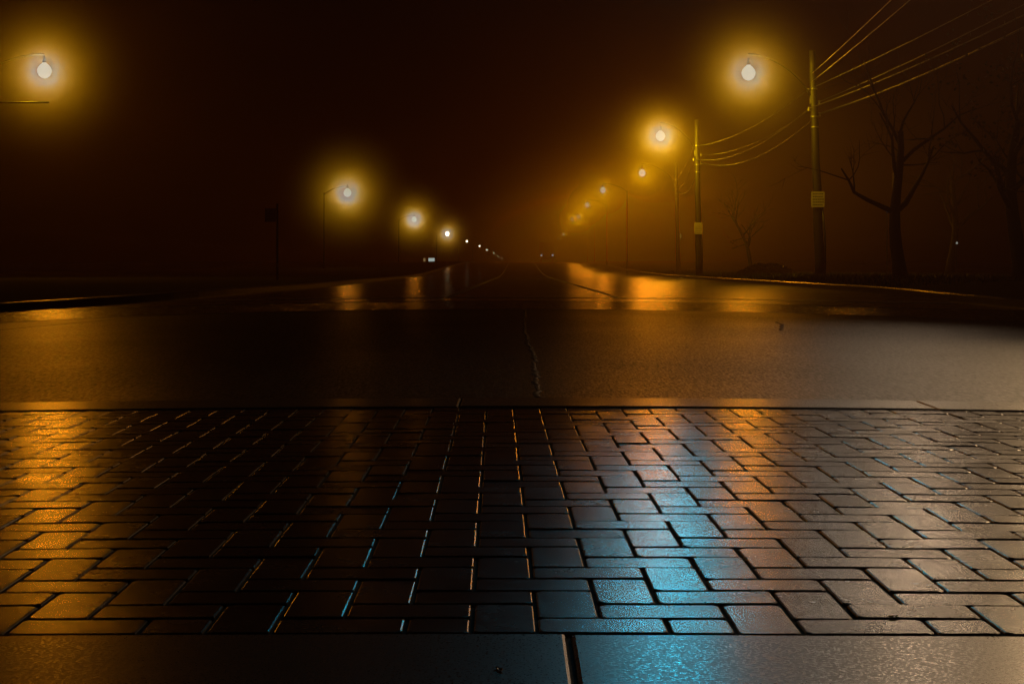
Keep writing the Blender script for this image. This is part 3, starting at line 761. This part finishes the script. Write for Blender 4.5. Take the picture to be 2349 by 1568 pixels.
fallen_leaf(-0.016, 2.12, 0.008, 2.0, M['yellowleaf'], 'small orange leaf lying on the front kerb left of its joint', 0.003)

# ---------------------------------------------------------------- mist
# mist ball added round each lamp head to shape its halo: thin at the globe, thickest about a metre out, then thinning away
K_MIST = 0.050
def halo_mist_mat(K):
    m, nt = nodes('halo_mist'); out = N(nt, 'ShaderNodeOutputMaterial'); v = N(nt, 'ShaderNodeVolumePrincipled')
    v.inputs['Color'].default_value = (0.95, 0.66, 0.65, 1); v.inputs['Anisotropy'].default_value = 0.1
    tc = N(nt, 'ShaderNodeTexCoord'); ln = N(nt, 'ShaderNodeVectorMath', _operation='LENGTH'); L(nt, tc.outputs['Object'], ln.inputs[0])
    def mth(op, a, b):
        n = N(nt, 'ShaderNodeMath', _operation=op)
        for i, x in enumerate((a, b)):
            if isinstance(x, (int, float)): n.inputs[i].default_value = x
            else: L(nt, x, n.inputs[i])
        return n.outputs[0]
    r = ln.outputs['Value']
    u = mth('DIVIDE', r, 0.52); e = mth('POWER', 2.71828, mth('MULTIPLY', u, -1.0))
    e = mth('MAXIMUM', mth('SUBTRACT', e, 0.0014), 0.0)
    L(nt, mth('MULTIPLY', mth('MULTIPLY', mth('POWER', r, 1.8), e), K), v.inputs['Density'])
    L(nt, v.outputs[0], out.inputs['Volume']); m.cycles.volume_sampling = 'EQUIANGULAR'; m.cycles.volume_step_rate = 0.6
    return m
mats = {}; ball = None
for c, s_, thick in HALOS:
    if thick not in mats: mats[thick] = halo_mist_mat(K_MIST * thick)
    if ball is None:
        b = MB(); b.lathe([(3.62 * math.sin(math.pi * i / 16) + 0.001, -3.62 * math.cos(math.pi * i / 16)) for i in range(17)], (0, 0, 0), 28)
        ball = o = b.build('haze', mats[thick])
    else:
        o = ball.copy(); COL.objects.link(o)
    o.location = c; o.scale = (s_, s_, s_); o.material_slots[0].link = 'OBJECT'; o.material_slots[0].material = mats[thick]
    tag(o, 'added mist ball that gives a street lamp head its halo', 'haze', 'added haze round the street lamps', 'stuff')
BANK = 0.029
DENS = 0.0015
b = MB(); b.box((0, 565, 5.5), (300, 1150, 14.0))
m, nt = nodes('mist')
out = N(nt, 'ShaderNodeOutputMaterial'); v = N(nt, 'ShaderNodeVolumePrincipled')
v.inputs['Color'].default_value = (0.95, 0.50, 0.30, 1); v.inputs['Density'].default_value = DENS; v.inputs['Anisotropy'].default_value = 0.7
L(nt, v.outputs[0], out.inputs['Volume'])
m.cycles.volume_sampling = 'EQUIANGULAR'
hz = b.build('haze', m); tag(hz, 'thin night mist filling the street', 'haze', kind='stuff')

# a bank of thicker mist added to brighten the glow along the right-hand lamps, thinning to nothing at its skin
m, nt = nodes('glow_mist_bank')
out = N(nt, 'ShaderNodeOutputMaterial'); v = N(nt, 'ShaderNodeVolumePrincipled')
v.inputs['Color'].default_value = (0.95, 0.74, 0.30, 1); v.inputs['Anisotropy'].default_value = 0.45
tc = N(nt, 'ShaderNodeTexCoord'); dt = N(nt, 'ShaderNodeVectorMath', _operation='DOT_PRODUCT'); L(nt, tc.outputs['Object'], dt.inputs[0]); L(nt, tc.outputs['Object'], dt.inputs[1])
s1 = N(nt, 'ShaderNodeMath', _operation='SUBTRACT'); s1.inputs[0].default_value = 1.0; L(nt, dt.outputs['Value'], s1.inputs[1])
s2 = N(nt, 'ShaderNodeMath', _operation='MAXIMUM'); L(nt, s1.outputs[0], s2.inputs[0]); s2.inputs[1].default_value = 0.0
s3 = N(nt, 'ShaderNodeMath', _operation='POWER'); L(nt, s2.outputs[0], s3.inputs[0]); s3.inputs[1].default_value = 2.0
s4 = N(nt, 'ShaderNodeMath', _operation='MULTIPLY'); L(nt, s3.outputs[0], s4.inputs[0]); s4.inputs[1].default_value = BANK
L(nt, s4.outputs[0], v.inputs['Density'])
L(nt, v.outputs[0], out.inputs['Volume']); m.cycles.volume_sampling = 'EQUIANGULAR'; m.cycles.volume_step_rate = 0.4
b = MB(); b.lathe([(math.sin(math.pi * i / 24) + 0.001, -math.cos(math.pi * i / 24)) for i in range(25)], (0, 0, 0), 40)
hb = b.build('haze', m); hb.location = (12, 244, 4.0); hb.scale = (22, 232, 9.2); tag(hb, 'mist bank added along the right verge to raise the orange glow', 'haze', kind='stuff')

# ---------------------------------------------------------------- world and render
w = bpy.data.worlds.new('World'); sc.world = w; w.use_nodes = True
bg = w.node_tree.nodes['Background']
sky = w.node_tree.nodes.new('ShaderNodeTexSky'); sky.sky_type = 'NISHITA'; sky.sun_disc = False; sky.sun_elevation = R(-4); sky.sun_rotation = R(200)
hsv = w.node_tree.nodes.new('ShaderNodeHueSaturation'); hsv.inputs['Saturation'].default_value = 0.15
w.node_tree.links.new(sky.outputs[0], hsv.inputs['Color']); w.node_tree.links.new(hsv.outputs[0], bg.inputs[0]); bg.inputs[1].default_value = 0.05
c = sc.cycles
c.sample_clamp_direct = 20.0; c.sample_clamp_indirect = 0.1
c.max_bounces = 4; c.diffuse_bounces = 2; c.glossy_bounces = 2; c.transmission_bounces = 2; c.volume_bounces = 0; c.transparent_max_bounces = 4
c.use_denoising = True; c.use_adaptive_sampling = False; c.caustics_reflective = False; c.caustics_refractive = False
vs = sc.view_settings; sc.display_settings.display_device = 'sRGB'
vs.view_transform = 'Standard'; vs.look = 'None'; vs.exposure = -0.38; vs.gamma = 1; vs.use_curve_mapping = False
